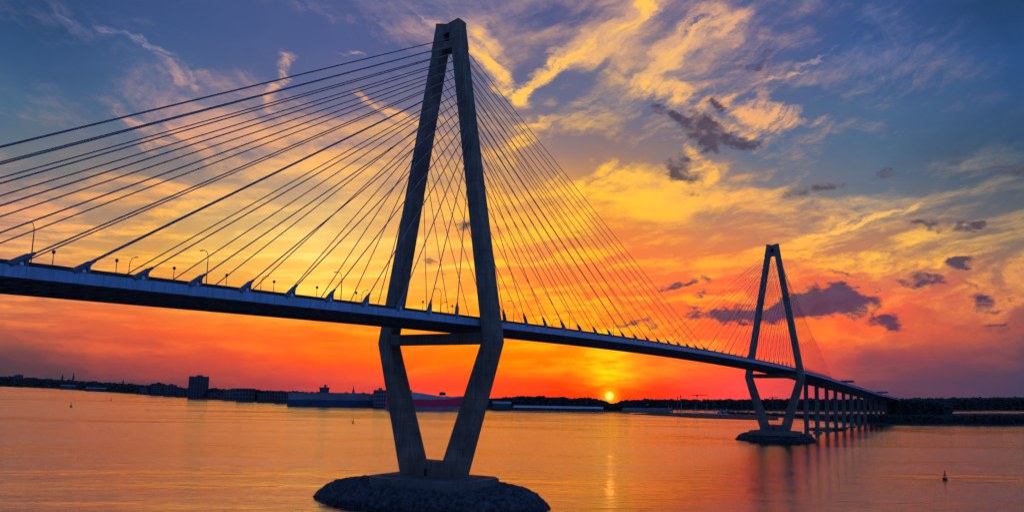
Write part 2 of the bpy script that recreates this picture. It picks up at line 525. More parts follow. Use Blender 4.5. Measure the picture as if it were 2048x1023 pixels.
M_tower = mat('weathered_concrete', (0.235, 0.195, 0.15), 0.85, 0.45, 0.12, bump=0.3, bscale=1.2, streak=0.85, lift=4.2)
M_pier = mat('pier_concrete', (0.17, 0.16, 0.145), 0.85, 0.25, 0.15, streak=0.5, lift=6.0)
M_fascia = mat('pale_blue_painted_steel', (0.24, 0.50, 0.74), 0.45, 0.15, 0.35, streak=0.5)
M_girder = mat('dark_steel_girder', (0.10, 0.105, 0.115), 0.6, 0.3, 0.4)
M_slab = mat('deck_concrete', (0.30, 0.30, 0.31), 0.85, 0.2, 0.3)
M_asphalt = mat('asphalt', (0.05, 0.05, 0.052), 0.9, 0.2, 1.0)
M_barrier = mat('dark_barrier', (0.045, 0.045, 0.055), 0.7, 0.3, 0.5)
M_cable = mat('stay_cable_sheath', (0.22, 0.22, 0.25), 0.5, 0.1, 0.2)
M_anchor = mat('anchor_steel', (0.12, 0.16, 0.21), 0.5, 0.3, 1.2)
M_anchor_w = mat('anchor_white_plate', (0.72, 0.74, 0.78), 0.5, 0.1, 1.0)
M_lamp = mat('lamp_post_steel', (0.10, 0.10, 0.11), 0.5, 0.2, 1.0, metallic=0.4)
M_dark = mat('dark_void', (0.008, 0.008, 0.010), 0.9, 0.2, 1.0)
M_rock = mat('granite_rock', (0.035, 0.04, 0.05), 0.85, 0.55, 0.5, bump=0.4, bscale=2.0, col2=(0.15, 0.15, 0.155))
M_wet = mat('wet_rubble', (0.03, 0.03, 0.035), 0.5, 0.4, 0.4)
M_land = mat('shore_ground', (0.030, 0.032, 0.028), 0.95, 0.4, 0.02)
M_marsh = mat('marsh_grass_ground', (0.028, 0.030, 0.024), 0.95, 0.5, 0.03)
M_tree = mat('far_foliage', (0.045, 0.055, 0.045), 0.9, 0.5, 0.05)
M_bld = mat('building_wall', (0.09, 0.095, 0.11), 0.85, 0.2, 0.05)
M_bld2 = mat('pale_building_wall', (0.15, 0.16, 0.18), 0.85, 0.2, 0.05)
M_roof = mat('pale_metal_roof', (0.30, 0.36, 0.44), 0.6, 0.2, 0.05)
M_win = mat('window_glass', (0.02, 0.025, 0.03), 0.15, 0.2, 0.2, spec=0.6)
M_white = mat('white_paint', (0.62, 0.63, 0.66), 0.5, 0.12, 0.1)
M_grey = mat('pale_grey_hull', (0.20, 0.21, 0.21), 0.5, 0.25, 0.05)
M_navy = mat('navy_hull', (0.025, 0.05, 0.11), 0.5, 0.2, 0.05)
M_mag = mat('magenta_hull', (0.90, 0.02, 0.10), 0.5, 0.1, 0.05)
M_ship = mat('ship_white_paint', (0.42, 0.42, 0.44), 0.5, 0.2, 0.05)
M_red = mat('red_buoy_paint', (0.32, 0.03, 0.025), 0.5, 0.25, 1.0)


def water_material():
    m_ = bpy.data.materials.new('river_water')
    m_.use_nodes = True
    nt = m_.node_tree
    nt.nodes.clear()
    g = G(nt)
    geo = g.n('ShaderNodeNewGeometry')
    P = geo.outputs['Position']
    # local axes: u along the line of sight to the sunset, v across it
    mp = g.n('ShaderNodeMapping', vector_type='TEXTURE')
    g.put(mp.inputs[0], P)
    mp.inputs['Rotation'].default_value = (0, 0, R_(33))
    Q = mp.outputs[0]
    w1 = g.noise(g.vm('MULTIPLY', Q, (0.34, 0.13, 1)), 1.0, 5.0, 0.62, 0.35)      # wind waves
    w2 = g.noise(g.vm('MULTIPLY', Q, (1.25, 0.55, 1)), 1.0, 3.0, 0.6, 0.2)       # ripples
    w3 = g.noise(g.vm('MULTIPLY', Q, (0.12, 0.04, 1)), 1.0, 4.0, 0.55, 0.5)      # longer waves
    # slicks and gusts: long patches where the ripples lie down or get up
    sl_ = g.noise(g.vm('MULTIPLY', Q, (0.011, 0.0024, 1)), 1.0, 6.0, 0.66, 0.9)
    gust = g.rng(sl_, 0.33, 0.60, 0.30, 1.3, smooth=True)
    h = g.m('MULTIPLY', w1, 0.80)
    h = g.m('MULTIPLY_ADD', w2, 0.18, h)
    h = g.m('MULTIPLY', h, gust)
    h = g.m('MULTIPLY_ADD', w3, 1.25, h)
    bp = g.n('ShaderNodeBump')
    bp.inputs['Strength'].default_value = 1.0
    bp.inputs['Distance'].default_value = WAVE
    g.put(bp.inputs['Height'], h)
    df = g.n('ShaderNodeBsdfDiffuse')
    df.inputs['Color'].default_value = (0.022, 0.019, 0.014, 1)
    gl = g.n('ShaderNodeBsdfGlossy')
    gl.inputs['Color'].default_value = (1.0, 0.89, 0.75, 1)
    g.put(gl.inputs['Roughness'], g.m('MULTIPLY', gust, 0.13))
    g.put(gl.inputs['Normal'], bp.outputs[0])
    fz = g.n('ShaderNodeFresnel')
    fz.inputs['IOR'].default_value = 1.34
    g.put(fz.inputs['Normal'], bp.outputs[0])
    mx = g.n('ShaderNodeMixShader')
    g.put(mx.inputs[0], g.m('POWER', fz.outputs[0], 0.36))     # silty, glossy river skin
    nt.links.new(df.outputs[0], mx.inputs[1])
    nt.links.new(gl.outputs[0], mx.inputs[2])
    out = g.n('ShaderNodeOutputMaterial')
    nt.links.new(mx.outputs[0], out.inputs[0])
    return m_


WAVE = 0.47
M_water = water_material()

# ------------------------------------------------------------------ river, shores
# surveyed waterline of the far shores: sighted column, row
SHORE = [(-500, 764.5), (-250, 768), (0, 771.5), (100, 775.5), (200, 782), (300, 789), (400, 796), (500, 803), (600, 808), (700, 812.5), (850, 818), (1000, 820.5),
         (1150, 823), (1250, 824.5), (1350, 826), (1450, 829), (1560, 834), (1650, 842), (1750, 849), (1850, 849.5), (2048, 851), (2300, 858), (2600, 868)]
SX = np.array([s[0] for s in SHORE], float)
SPTS = np.array([on_z(x, y, 0.0) for x, y in SHORE])
SDIST = np.hypot(SPTS[:, 0] - CAM[0], SPTS[:, 1] - CAM[1])


def sdist(x):
    return float(np.exp(np.interp(x, SX, np.log(SDIST))))


def horizon_y(x):
    lo, hi = 600.0, 1000.0
    for _ in range(40):
        md = (lo + hi) / 2
        if ray(x, md)[2] > 0: lo = md
        else: hi = md
    return lo


# water: one sheet out to beyond every shoreline in sight
azs, rad = [], []
for x in np.linspace(-500, 2600, 80):
    azs.append(math.radians(bearing(x, 780)[0])); rad.append(sdist(x) + (500 if x < 1300 else 4200))
A = np.array(azs); Rr = np.array(rad)
rest = np.linspace(A[0], A[-1] + 2 * math.pi, 60)[1:-1]
vs = [(CAM[0], CAM[1], 0.0)]
for q, r in zip(A, Rr):
    vs.append((CAM[0] + r * math.cos(q), CAM[1] + r * math.sin(q), 0))
for q in rest[::-1]:
    vs.append((CAM[0] + 4000 * math.cos(q), CAM[1] + 4000 * math.sin(q), 0))
n = len(vs) - 1
tag(MB().add(vs, [(0, 1 + (i + 1) % n, 1 + i) for i in range(n)]).build('river_water', M_water), kind='structure')


def shore_strip(name, material, x0, x1, d0, d1, step=20, h=1.6, rough=4.0):
    """a piece of low land between two distances behind the waterline"""
    rows = []
    xs_ = np.arange(x0, x1 + step, step)
    for x in xs_:
        b = math.radians(bearing(x, 780)[0])
        D = sdist(x)
        j = random.uniform(-rough, rough)
        row = []
        for dd, z in ((d0 + j, -0.6), (d0 + 6 + j, 0.7), (d0 + 25, h), (d1, h + 1.0)):
            r = D + dd
            row.append((CAM[0] + r * math.cos(b), CAM[1] + r * math.sin(b), z))
        rows.append(row)
    mb = MB()
    k = 4
    o = [p for r in rows for p in r]
    f = []
    for i in range(len(rows) - 1):
        for j in range(k - 1):
            f.append((i * k + j, (i + 1) * k + j, (i + 1) * k + j + 1, i * k + j + 1))
    mb.add(o, f)
    return tag(mb.build(name, material), kind='structure')


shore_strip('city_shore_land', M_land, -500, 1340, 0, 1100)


def row_strip(name, material, rows, h=1.4, extra=0.0, sub=6):
    """low land between two surveyed rows: (column, near row, far row)"""
    rx = [r[0] for r in rows]
    mb_ = MB()
    o, f = [], []
    xs_ = np.linspace(rx[0], rx[-1], (len(rows) - 1) * sub + 1)
    for x in xs_:
        yn = np.interp(x, rx, [r[1] for r in rows]) + random.uniform(-.35, .35)
        yf = np.interp(x, rx, [r[2] for r in rows]) + random.uniform(-.25, .25)
        p, q = on_z(x, yn, 0.0), on_z(x, yf, 0.0)
        dv = q - p
        L = np.linalg.norm(dv)
        dv = dv / L
        L += extra
        for s_, z in ((0, -0.6), (5, 0.6), (min(25, L * .3), h), (L - min(20, L * .2), h), (L, -0.6)):
            w_ = p + dv * s_
            o.append((w_[0], w_[1], z))
    for i in range(len(xs_) - 1):
        for j in range(4):
            f.append((i * 5 + j, (i + 1) * 5 + j, (i + 1) * 5 + j + 1, i * 5 + j + 1))
    mb_.add(o, f)
    return tag(mb_.build(name, material), kind='structure')


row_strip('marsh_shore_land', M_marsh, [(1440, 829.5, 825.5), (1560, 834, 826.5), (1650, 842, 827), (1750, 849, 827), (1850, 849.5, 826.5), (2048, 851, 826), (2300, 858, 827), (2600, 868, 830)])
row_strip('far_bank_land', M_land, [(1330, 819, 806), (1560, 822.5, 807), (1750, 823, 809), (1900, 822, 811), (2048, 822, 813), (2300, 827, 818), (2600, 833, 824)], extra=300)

# a low mud spit in front of the marina
mb = MB()
spit = [(1258, 827.5), (1300, 826), (1350, 825), (1420, 826), (1500, 829), (1560, 832), (1560, 840), (1500, 838.5), (1430, 836.5), (1370, 833.5), (1310, 830.5)]
pts = [on_z(x, y, 0.0) for x, y in spit]
c = np.mean(pts, 0)
top = [c + (p - c) * 0.93 + np.array([0, 0, 1.3 + random.uniform(0, .5)]) for p in pts]
pts = [p + np.array([0, 0, -0.5]) for p in pts]
mb.loft([pts[::-1], top[::-1]])
tag(mb.build('mud_spit', M_marsh), kind='structure')

# ------------------------------------------------------------------ far woods (one mass along the shore)
def ico():
    t = (1 + 5 ** .5) / 2
    v = np.array([(-1, t, 0), (1, t, 0), (-1, -t, 0), (1, -t, 0), (0, -1, t), (0, 1, t), (0, -1, -t), (0, 1, -t), (t, 0, -1), (t, 0, 1), (-t, 0, -1), (-t, 0, 1)], float)
    f = [(0, 11, 5), (0, 5, 1), (0, 1, 7), (0, 7, 10), (0, 10, 11), (1, 5, 9), (5, 11, 4), (11, 10, 2), (10, 7, 6), (7, 1, 8), (3, 9, 4), (3, 4, 2), (3, 2, 6), (3, 6, 8), (3, 8, 9), (4, 9, 5), (2, 4, 11), (6, 2, 10), (8, 6, 7), (9, 8, 1)]
    return v / np.linalg.norm(v[0]), f


IV, IF = ico()
IFA = np.array(IF)


def blobs_mesh(name, centers, radii, jitter=0.25):
    """many faceted leaf clumps in one mesh"""
    n = len(centers)
    V = np.empty((n, 12, 3)); Fc = np.empty((n, 20, 3), int)
    for i, (c, r) in enumerate(zip(centers, radii)):
        a = rng.uniform(0, 6.28)
        ca, sa = math.cos(a), math.sin(a)
        v = IV * (1 + rng.uniform(-jitter, jitter, (12, 1)))
        v = np.stack([v[:, 0] * ca - v[:, 1] * sa, v[:, 0] * sa + v[:, 1] * ca, v[:, 2]], -1)
        V[i] = v * np.asarray(r) + c
        Fc[i] = IFA + 12 * i
    me = bpy.data.meshes.new(name)
    me.from_pydata(V.reshape(-1, 3).tolist(), [], Fc.reshape(-1, 3).tolist())
    me.update()
    return me


def wood(name, label, tops, back, depth=120, dens=1.0, rmin=1.8, rmax=4.5, step=0.9):
    """tops: (column, row of the canopy line); stands `back` metres behind the waterline"""
    tx = np.array([t[0] for t in tops], float); ty = np.array([t[1] for t in tops], float)
    cs_, rs_ = [], []
    x = tx[0]
    while x < tx[-1]:
        D = (back(x) if callable(back) else sdist(x) + back) + random.uniform(0, depth)
        yt = np.interp(x, tx, ty) + random.uniform(-.6, 2.2) + 1.1 * math.sin(x * 0.21) * math.sin(x * .057)
        P = at_dist(x, yt, D)
        sc = D / 1600.0
        zt = max(P[2], 5.0)
        z = zt
        while z > 1.0:
            r = random.uniform(rmin, rmax) * sc ** 0.7
            cs_.append((P[0] + random.uniform(-4, 4) * sc, P[1] + random.uniform(-4, 4) * sc, max(0.5, z - r * 0.7)))
            rs_.append((r, r, r * random.uniform(.7, 1.0)))
            z -= r * 1.15 / dens
        x += step
    o = link(name, blobs_mesh(name, cs_, rs_), M_tree)
    return tag(o, label, 'trees', kind='stuff')


def FB(x):
    y = np.interp(x, [1240, 1330, 1560, 1750, 1900, 2048, 2300], [817, 817, 820, 820.5, 819.5, 819.5, 824])
    p = on_z(x, y, 0.0)
    return math.hypot(p[0] - CAM[0], p[1] - CAM[1])


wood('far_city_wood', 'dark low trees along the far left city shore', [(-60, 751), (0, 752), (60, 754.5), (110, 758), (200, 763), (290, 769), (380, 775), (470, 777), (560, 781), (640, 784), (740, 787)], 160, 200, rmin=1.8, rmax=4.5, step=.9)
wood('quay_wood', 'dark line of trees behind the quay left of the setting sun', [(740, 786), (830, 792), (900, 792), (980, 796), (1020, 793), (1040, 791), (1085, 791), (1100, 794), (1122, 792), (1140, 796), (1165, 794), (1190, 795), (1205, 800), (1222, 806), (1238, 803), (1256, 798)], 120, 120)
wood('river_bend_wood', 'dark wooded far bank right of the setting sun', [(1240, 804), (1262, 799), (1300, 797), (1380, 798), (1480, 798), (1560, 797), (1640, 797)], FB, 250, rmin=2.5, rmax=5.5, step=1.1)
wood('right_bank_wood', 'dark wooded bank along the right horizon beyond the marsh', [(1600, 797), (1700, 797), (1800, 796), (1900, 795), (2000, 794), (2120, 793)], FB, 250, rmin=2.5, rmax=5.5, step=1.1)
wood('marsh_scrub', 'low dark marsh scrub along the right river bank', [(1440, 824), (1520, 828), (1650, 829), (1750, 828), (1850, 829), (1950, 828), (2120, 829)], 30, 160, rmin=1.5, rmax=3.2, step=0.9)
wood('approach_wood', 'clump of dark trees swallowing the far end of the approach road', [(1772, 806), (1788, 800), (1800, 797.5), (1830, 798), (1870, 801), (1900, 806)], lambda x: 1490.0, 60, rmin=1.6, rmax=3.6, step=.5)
# ------------------------------------------------------------------ the bridge
ZD = [(-420, 52.5), (-300, 55.5), (-220, 57.47), (-180, 58.43), (-140, 59.41), (-100, 60.37), (-60, 61.29), (-20, 62.15), (20, 62.9), (60, 63.55), (100, 64.07), (140, 64.46), (180, 64.7), (220, 64.8),
      (260, 64.75), (300, 64.56), (340, 64.25), (380, 63.81), (420, 63.27), (460, 62.66), (500, 61.8), (560, 60.3), (637, 57.7), (752, 53.9), (860, 50.2), (962, 46.6), (1100, 42.4), (1274, 37.6), (1420, 33.0), (1600, 27.5)]
ZX = np.array([q[0] for q in ZD], float); ZZ = np.array([q[1] for q in ZD], float)


def _spline():
    h = np.diff(ZX); d = np.diff(ZZ) / h
    m_ = np.empty(len(ZX)); m_[0], m_[-1] = d[0], d[-1]
    m_[1:-1] = (d[:-1] * h[1:] + d[1:] * h[:-1]) / (h[1:] + h[:-1])
    return m_


ZM = _spline()


def zdeck(x):
    i = int(np.clip(np.searchsorted(ZX, x) - 1, 0, len(ZX) - 2))
    h = ZX[i + 1] - ZX[i]; t = (x - ZX[i]) / h
    return float(ZZ[i] * (1 + 2 * t) * (1 - t) ** 2 + ZM[i] * h * t * (1 - t) ** 2 + ZZ[i + 1] * t * t * (3 - 2 * t) + ZM[i + 1] * h * t * t * (t - 1))


WD = 18.04        # half width of the deck
FH = 2.18         # fascia height
SPAN = 471.0
bridge = empty('cable_stayed_bridge')
tag(bridge, 'long cable-stayed bridge with two diamond-shaped concrete towers over the river', 'bridge')

ZT, ZK, ZB = 173.48, 54.86, 9.19
WT, WK, WB = 4.91, 25.87, 12.26


def leg_sec(z):
    """outer half width, leg width across the bridge, half thickness along it"""
    if z >= ZK:
        q = (z - ZK) / (ZT - ZK)
        return WK + (WT - WK) * q, 5.5 + (4.6 - 5.5) * q, 2.95 + (2.4 - 2.95) * q
    q = (z - ZB) / (ZK - ZB)
    return WB + (WK - WB) * q, 8.0 + (5.9 - 8.0) * q, 3.8 + (2.95 - 3.8) * q


def ring(z, side, ch=0.45, inner=None):
    w, lw, t = leg_sec(z)
    i = max(0.02, w - lw) if inner is None else inner
    o = [(-t, i + ch), (-t, w - ch), (-t + ch, w), (t - ch, w), (t, w - ch), (t, i + ch), (t - ch, i), (-t + ch, i)]
    r = [(x, y * side, z) for x, y in o]
    return r if side < 0 else r[::-1]


def build_tower():
    # crown block above the opening, with the dark inspection window framed by solid concrete
    mb_ = MB()
    zc, zw0, zw1, zv = 162.6, 165.4, 168.7, 171.9
    def sect(z, y0, y1, ff=None, bb=None):
        t = leg_sec(z)[2]
        return [(-t if ff is None else ff, y0, z), (t if bb is None else bb, y0, z), (t if bb is None else bb, y1, z), (-t if ff is None else ff, y1, z)]
    wl = lambda z: leg_sec(z)[0]
    mb_.hexa(sect(zc, -wl(zc), wl(zc)), sect(zw0, -wl(zw0), wl(zw0)))
    for s_ in (-1, 1):
        a_, b_ = sorted((s_ * 1.35, s_ * wl(zw0))); c_, d_ = sorted((s_ * 1.35, s_ * wl(zw1)))
        mb_.hexa(sect(zw0, a_, b_), sect(zw1, c_, d_))
        a_, b_ = sorted((0, s_ * wl(zw1))); c_, d_ = sorted((0, s_ * wl(zv)))
        mb_.hexa(sect(zw1, a_, b_), sect(zv, c_, d_))
        # roof rising from the middle valley to each outer side
        lo = sect(zv, *sorted((0, s_ * wl(zv))))
        hi = []
        for p in lo:
            hi.append((p[0], p[1], zv + 0.35 if abs(p[1]) < .01 else ZT))
        mb_.hexa(lo, hi)
    tw = mb_.build('tower', M_tower, bridge)
    MB().hexa([(-1.0, -1.34, zw0), (1.0, -1.34, zw0), (1.0, 1.34, zw0), (-1.0, 1.34, zw0)], [(-1.0, -1.34, zw1), (1.0, -1.34, zw1), (1.0, 1.34, zw1), (-1.0, 1.34, zw1)]).build('crown_window', M_dark, tw)
    for s_ in (-1, 1):
        zs = np.linspace(ZK, zc - 0.004, 16)
        MB().loft([ring(z, s_) for z in zs]).build('upper_leg', M_tower, tw)
        zs = np.linspace(ZB, ZK - 0.004, 8)
        MB().loft([ring(z, s_) for z in zs]).build('lower_leg', M_tower, tw)
    w, lw, t = leg_sec(56)
    iy = w - lw + 0.3
    MB().hexa([(-2.4, -iy + .4, 54.2), (2.4, -iy + .4, 54.2), (2.4, iy - .4, 54.2), (-2.4, iy - .4, 54.2)], [(-2.4, -iy, 57.9), (2.4, -iy, 57.9), (2.4, iy, 57.9), (-2.4, iy, 57.9)]).build('cross_beam', M_tower, tw)
    # wall closing the foot of the V, with a small doorway
    z0, z1 = ZB + 0.02, 14.2
    i0, i1 = leg_sec(z0)[0] - leg_sec(z0)[1] + .3, leg_sec(z1)[0] - leg_sec(z1)[1] + .3
    MB().hexa([(-3.4, -i0, z0), (3.4, -i0, z0), (3.4, i0, z0), (-3.4, i0, z0)], [(-3.3, -i1, z1), (3.3, -i1, z1), (3.3, i1, z1), (-3.3, i1, z1)]).build('foot_wall', M_tower, tw)
    MB().box(-3.50, -3.42, 0.2, 1.5, ZB + .1, ZB + 2.4).build('doorway', M_dark, tw)
    # footing slab on the island
    MB().loft([[(-9, -16.5, ZB - .6), (9, -16.5, ZB - .6), (9, 16.5, ZB - .6), (-9, 16.5, ZB - .6)], [(-8.6, -16, ZB + .01), (8.6, -16, ZB + .01), (8.6, 16, ZB + .01), (-8.6, 16, ZB + .01)]]).build('plinth', M_pier, tw)
    def oct_(z, gx, gy, c_):
        return [(-gx, -gy + c_, z), (-gx + c_, -gy, z), (gx - c_, -gy, z), (gx, -gy + c_, z), (gx, gy - c_, z), (gx - c_, gy, z), (-gx + c_, gy, z), (-gx, gy - c_, z)]
    MB().loft([oct_(5.0, 14.0, 21.0, 5), oct_(ZB - .5, 14.0, 21.0, 5)]).build('footing_slab', M_pier, tw)
    return tw


tower_a = build_tower()
tower_b = copy_tree(tower_a, bridge)
tower_b.location.x = SPAN
tower_a['label'] = 'near diamond tower of the bridge, left of centre'
tower_b['label'] = 'far small diamond tower of the bridge, right of centre'

# deck -------------------------------------------------------------------------
X0, X1 = -420.0, 1300.0


def deck_run(sec, x0, x1, step, name, material, parent):
    """sweep a closed y-z section (z relative to the deck surface) along the deck"""
    xs_ = np.arange(x0, x1 + step * .5, step)
    return MB().loft([[(x, y, zdeck(x) + z) for y, z in sec] for x in xs_]).build(name, material, parent)


deck = deck_run([(-17.6, -0.55), (-17.6, -0.02), (17.6, -0.02), (17.6, -0.55)], X0, X1, 10, 'deck', M_slab, bridge)
deck_run([(-14.0, -0.015), (-14.0, 0.06), (14.0, 0.06), (14.0, -0.015)], X0, X1, 10, 'roadway', M_asphalt, deck)
for s_ in (-1, 1):
    sec = [(s_ * 17.0, -FH + .05), (s_ * 17.9, -FH + .05), (s_ * 17.9, -0.1), (s_ * 17.0, -0.1)]
    deck_run(sec if s_ < 0 else sec[::-1], X0, X1, 10, 'edge_girder', M_girder, deck)
    sec = [(s_ * 16.9, -0.02), (s_ * 17.3, -0.02), (s_ * 17.2, 0.95), (s_ * 17.0, 0.95)]
    deck_run(sec if s_ < 0 else sec[::-1], X0, X1, 10, 'barrier', M_barrier, deck)
# bottom flange line and longitudinal stringers under the deck
for y in (-9.0, 0.0, 9.0):
    deck_run([(y - .25, -1.5), (y + .25, -1.5), (y + .25, -.5), (y - .25, -.5)], X0, X1, 10, 'stringer', M_girder, deck)
# fascia: single panels where they can be told apart, one strip beyond
PST = 4.66
px_ = -330.0
pan = None
while px_ < 95:
    mb_ = MB()
    x0_, x1_ = px_ + .035, px_ + PST - .035
    za, zb_ = zdeck(x0_), zdeck(x1_)
    lo = [(x0_, -WD - .04, za - FH), (x1_, -WD - .04, zb_ - FH), (x1_, -WD + .12, zb_ - FH), (x0_, -WD + .12, za - FH)]
    hi = [(x0_, -WD - .04, za), (x1_, -WD - .04, zb_), (x1_, -WD + .12, zb_), (x0_, -WD + .12, za)]
    mb_.hexa(lo, hi).build('fascia_panel', M_fascia, deck)
    px_ += PST
for s_, xa in ((-1, px_), (1, X0)):
    sec = [(s_ * (WD - .12), -FH), (s_ * (WD + .04), -FH), (s_ * (WD + .04), 0.0), (s_ * (WD - .12), 0.0)]
    deck_run(sec if s_ < 0 else sec[::-1], xa, X1, 8, 'fascia_strip', M_fascia, deck)
# floor beams: one by one near the camera, joined beyond
fbm = MB().hexa([(-.18, -16.9, -1.75), (.18, -16.9, -1.75), (.18, 16.9, -1.75), (-.18, 16.9, -1.75)], [(-.18, -16.9, -.5), (.18, -16.9, -.5), (.18, 16.9, -.5), (-.18, 16.9, -.5)]).mesh('floor_beam')
x = -330.0
while x < 95:
    link('floor_beam', fbm, M_girder, deck, (x, 0, zdeck(x)))
    x += PST
mb_ = MB()
while x < 900:
    z = zdeck(x)
    mb_.box(x - .18, x + .18, -16.9, 16.9, z - 1.75, z - .5)
    x += PST
tag(mb_.build('far_floor_beams', M_girder, deck), kind='stuff')

# approach spans: deeper girders, piers
deck_run([(-12, -3.6), (-8, -3.6), (-8, -.56), (-12, -.56)], 640, X1, 12, 'approach_girder', M_girder, deck)
deck_run([(8, -3.6), (12, -3.6), (12, -.56), (8, -.56)], 640, X1, 12, 'approach_girder', M_girder, deck)
deck_run([(-12, -3.6), (-8, -3.6), (-8, -.56), (-12, -.56)], X0, -205, 12, 'approach_girder', M_girder, deck)
deck_run([(8, -3.6), (12, -3.6), (12, -.56), (8, -.56)], X0, -205, 12, 'approach_girder', M_girder, deck)
PX = [597, 650, 705, 759, 814, 872, 932, 990, 1048, 1106, 1164, 1222, 1276, -205, -262, -320, -380]
for i, x in enumerate(PX):
    zt = zdeck(x) - (1.8 if x < 640 and x > -204 else 3.62)
    mb_ = MB()
    w = 2.2
    mb_.loft([[(x - 1.5, -w, -2), (x + 1.5, -w, -2), (x + 1.5, w, -2), (x - 1.5, w, -2)], [(x - 1.3, -w * .9, zt - 3.5), (x + 1.3, -w * .9, zt - 3.5), (x + 1.3, w * .9, zt - 3.5), (x - 1.3, w * .9, zt - 3.5)]])
    pr = mb_.build('pier', M_pier, bridge)
    MB().loft([[(x - 1.4, -4.5, zt - 3.49), (x + 1.4, -4.5, zt - 3.49), (x + 1.4, 4.5, zt - 3.49), (x - 1.4, 4.5, zt - 3.49)], [(x - 1.4, -13, zt - 1.2), (x + 1.4, -13, zt - 1.2), (x + 1.4, 13, zt - 1.2), (x - 1.4, 13, zt - 1.2)],
               [(x - 1.4, -13, zt), (x + 1.4, -13, zt), (x + 1.4, 13, zt), (x - 1.4, 13, zt)]]).build('pier_cap', M_pier, pr)
    MB().lathe([(5.0, -1.5), (5.0, 1.6), (4.6, 1.9)], 14, (x, 0, 0)).build('pile_cap', M_pier, pr)

# stay cables --------------------------------------------------------------------
side_off = [14.0, 28.4, 42.5, 56.9, 70.5, 83.6, 97.0, 110.1, 122.7, 134.7, 145.8, 156.8, 165.8, 173.5, 180.3, 186.5]
main_off = [15.0 + 14.65 * i for i in range(16)]
side_off_b = [14 + 10.2 * i for i in range(16)]


def anchorage(dx, slope_len, parent, base, top, s_):
    """anchor housing in the plane of its cable"""
    p, q = Vector(base), Vector(top)
    d = (q - p).normalized()
    h = Vector((1 if d.x > 0 else -1, 0, 0))
    up = Vector((0, 0, 1))
    a0 = p - d * 0.9
    a1 = p + d * 3.0
    hb = MB().tube(a0, a1, 0.66, 0.56, 10).build('anchor_housing', M_anchor, parent)
    MB().tube(a1 - d * .1, a1 + d * 1.3, 0.40, 0.30, 10).build('damper_collar', M_anchor, hb)
    zb_ = p.z - .35

    def prism(name, material, pts, hw):
        lo = [(u.x, p.y - hw, u.z) for u in pts]; hi = [(u.x, p.y + hw, u.z) for u in pts]
        MB().loft([lo, hi]).build(name, material, parent)
    f0 = p - h * 2.4
    f0.z = zb_
    foot = p + d * 1.0
    prism('anchor_web', M_anchor, [f0, Vector((foot.x, 0, zb_)), foot + up * .1, p - d * .6 + up * .3], .45)
    st = p + d * 2.6
    prism('anchor_strut', M_anchor, [Vector((st.x - .30, 0, zb_)), Vector((st.x + .30, 0, zb_)), st + h * .25, st - h * .25], .35)
    mid = p + d * 1.55
    prism('anchor_plate', M_anchor_w, [Vector((mid.x - .45, 0, zb_)), Vector((mid.x + .35, 0, zb_)), mid + h * .15 - up * .55, mid - h * .35 - up * .6], .5)


def stay(tx, s_, off, sgn, k, rad, detail):
    """k: 0 nearest the tower .. 15 farthest"""
    X = tx + sgn * off
    zt = 117.5 + (166.2 - 117.5) * (k / 15.0) ** 0.92
    w, lw, t = leg_sec(zt)
    ty = s_ * (w - lw * .5) if zt < 162 else s_ * (w * 0.45)
    top = (tx + sgn * (t - .05), ty, zt)
    base = (X, s_ * (WD - .25), zdeck(X) + .45)
    c_ = MB().tube(base, top, rad, rad, 7).build('stay_cable', M_cable, bridge)
    if detail:
        anchorage(0, 0, c_, base, top, s_)
    else:
        b, q = Vector(base), Vector(top)
        d = (q - b).normalized()
        MB().tube(b - d * .8, b + d * 3.6, .45, .40, 6).build('anchor_housing', M_anchor, c_)


for tx, sg, offs in ((0.0, -1, side_off), (0.0, 1, main_off), (SPAN, -1, main_off), (SPAN, 1, side_off_b)):
    for s_ in (-1, 1):
        for k, off in enumerate(offs):
            stay(tx, s_, off, sg, k, 0.125 if sg > 0 or tx else 0.155, tx == 0 and s_ < 0)

# ------------------------------------------------------------------ rock islands round the towers
def rock_island(loc, ax, ay, label, nrock, rs):
    root = empty('rock_island', loc)
    tag(root, label, 'rock island', 'rock islands round the bridge piers')
    def ell(fx, fy, z, n=48, jit=.0):
        return [(fx * math.cos(2 * math.pi * i / n) * (1 + random.uniform(-jit, jit)), fy * math.sin(2 * math.pi * i / n) * (1 + random.uniform(-jit, jit)), z) for i in range(n)]
    prof = [(1.08, -2.5), (1.0, -0.2), (0.95, 1.7), (0.90, 3.5), (0.82, 5.0), (0.68, 6.0), (0.30, 6.4)]
    MB().loft([ell(ax * q, ay * q, z - .3, jit=.012) for q, z in prof]).build('rubble_core', M_wet, root)
    pr = np.array(prof[1:6])
    for nm, mt, z0_, z1_, cnt in (('riprap_rocks', M_rock, 1.3, 7.2, nrock), ('wet_rocks', M_wet, -0.5, 1.7, nrock // 4)):
        cs_, rr_ = [], []
        for i in range(cnt):
            zz_ = random.uniform(z0_, z1_)
            q = np.interp(zz_, pr[:, 1], pr[:, 0])
            if zz_ > 5.9:
                q = random.uniform(.40, .70)
                zz_ = 6.0 + (.68 - q)
            an = random.uniform(0, 2 * math.pi)
            r = random.uniform(*rs) * random.uniform(.6, 1.1)
            cs_.append((ax * q * math.cos(an), ay * q * math.sin(an), zz_ - r * .15))
            rr_.append((r, r * random.uniform(.7, 1.2), r * random.uniform(.6, .9)))
        tag(link(nm, blobs_mesh(nm, cs_, rr_, .35), mt, root), kind='stuff')
    return root


rock_island((3, 4.5, 0), 28.5, 46, 'large oval island of piled rocks under the near tower', 9000, (.4, 1.15))
rock_island((SPAN + 8, 2, 0), 25, 35, 'small-looking oval rock island under the far tower', 1500, (.7, 1.5))
rock_island((752, 10, 0), 34, 22, 'low dark rock bank between the piers right of the far tower', 700, (.7, 1.4)).scale = (1, 1, .42)
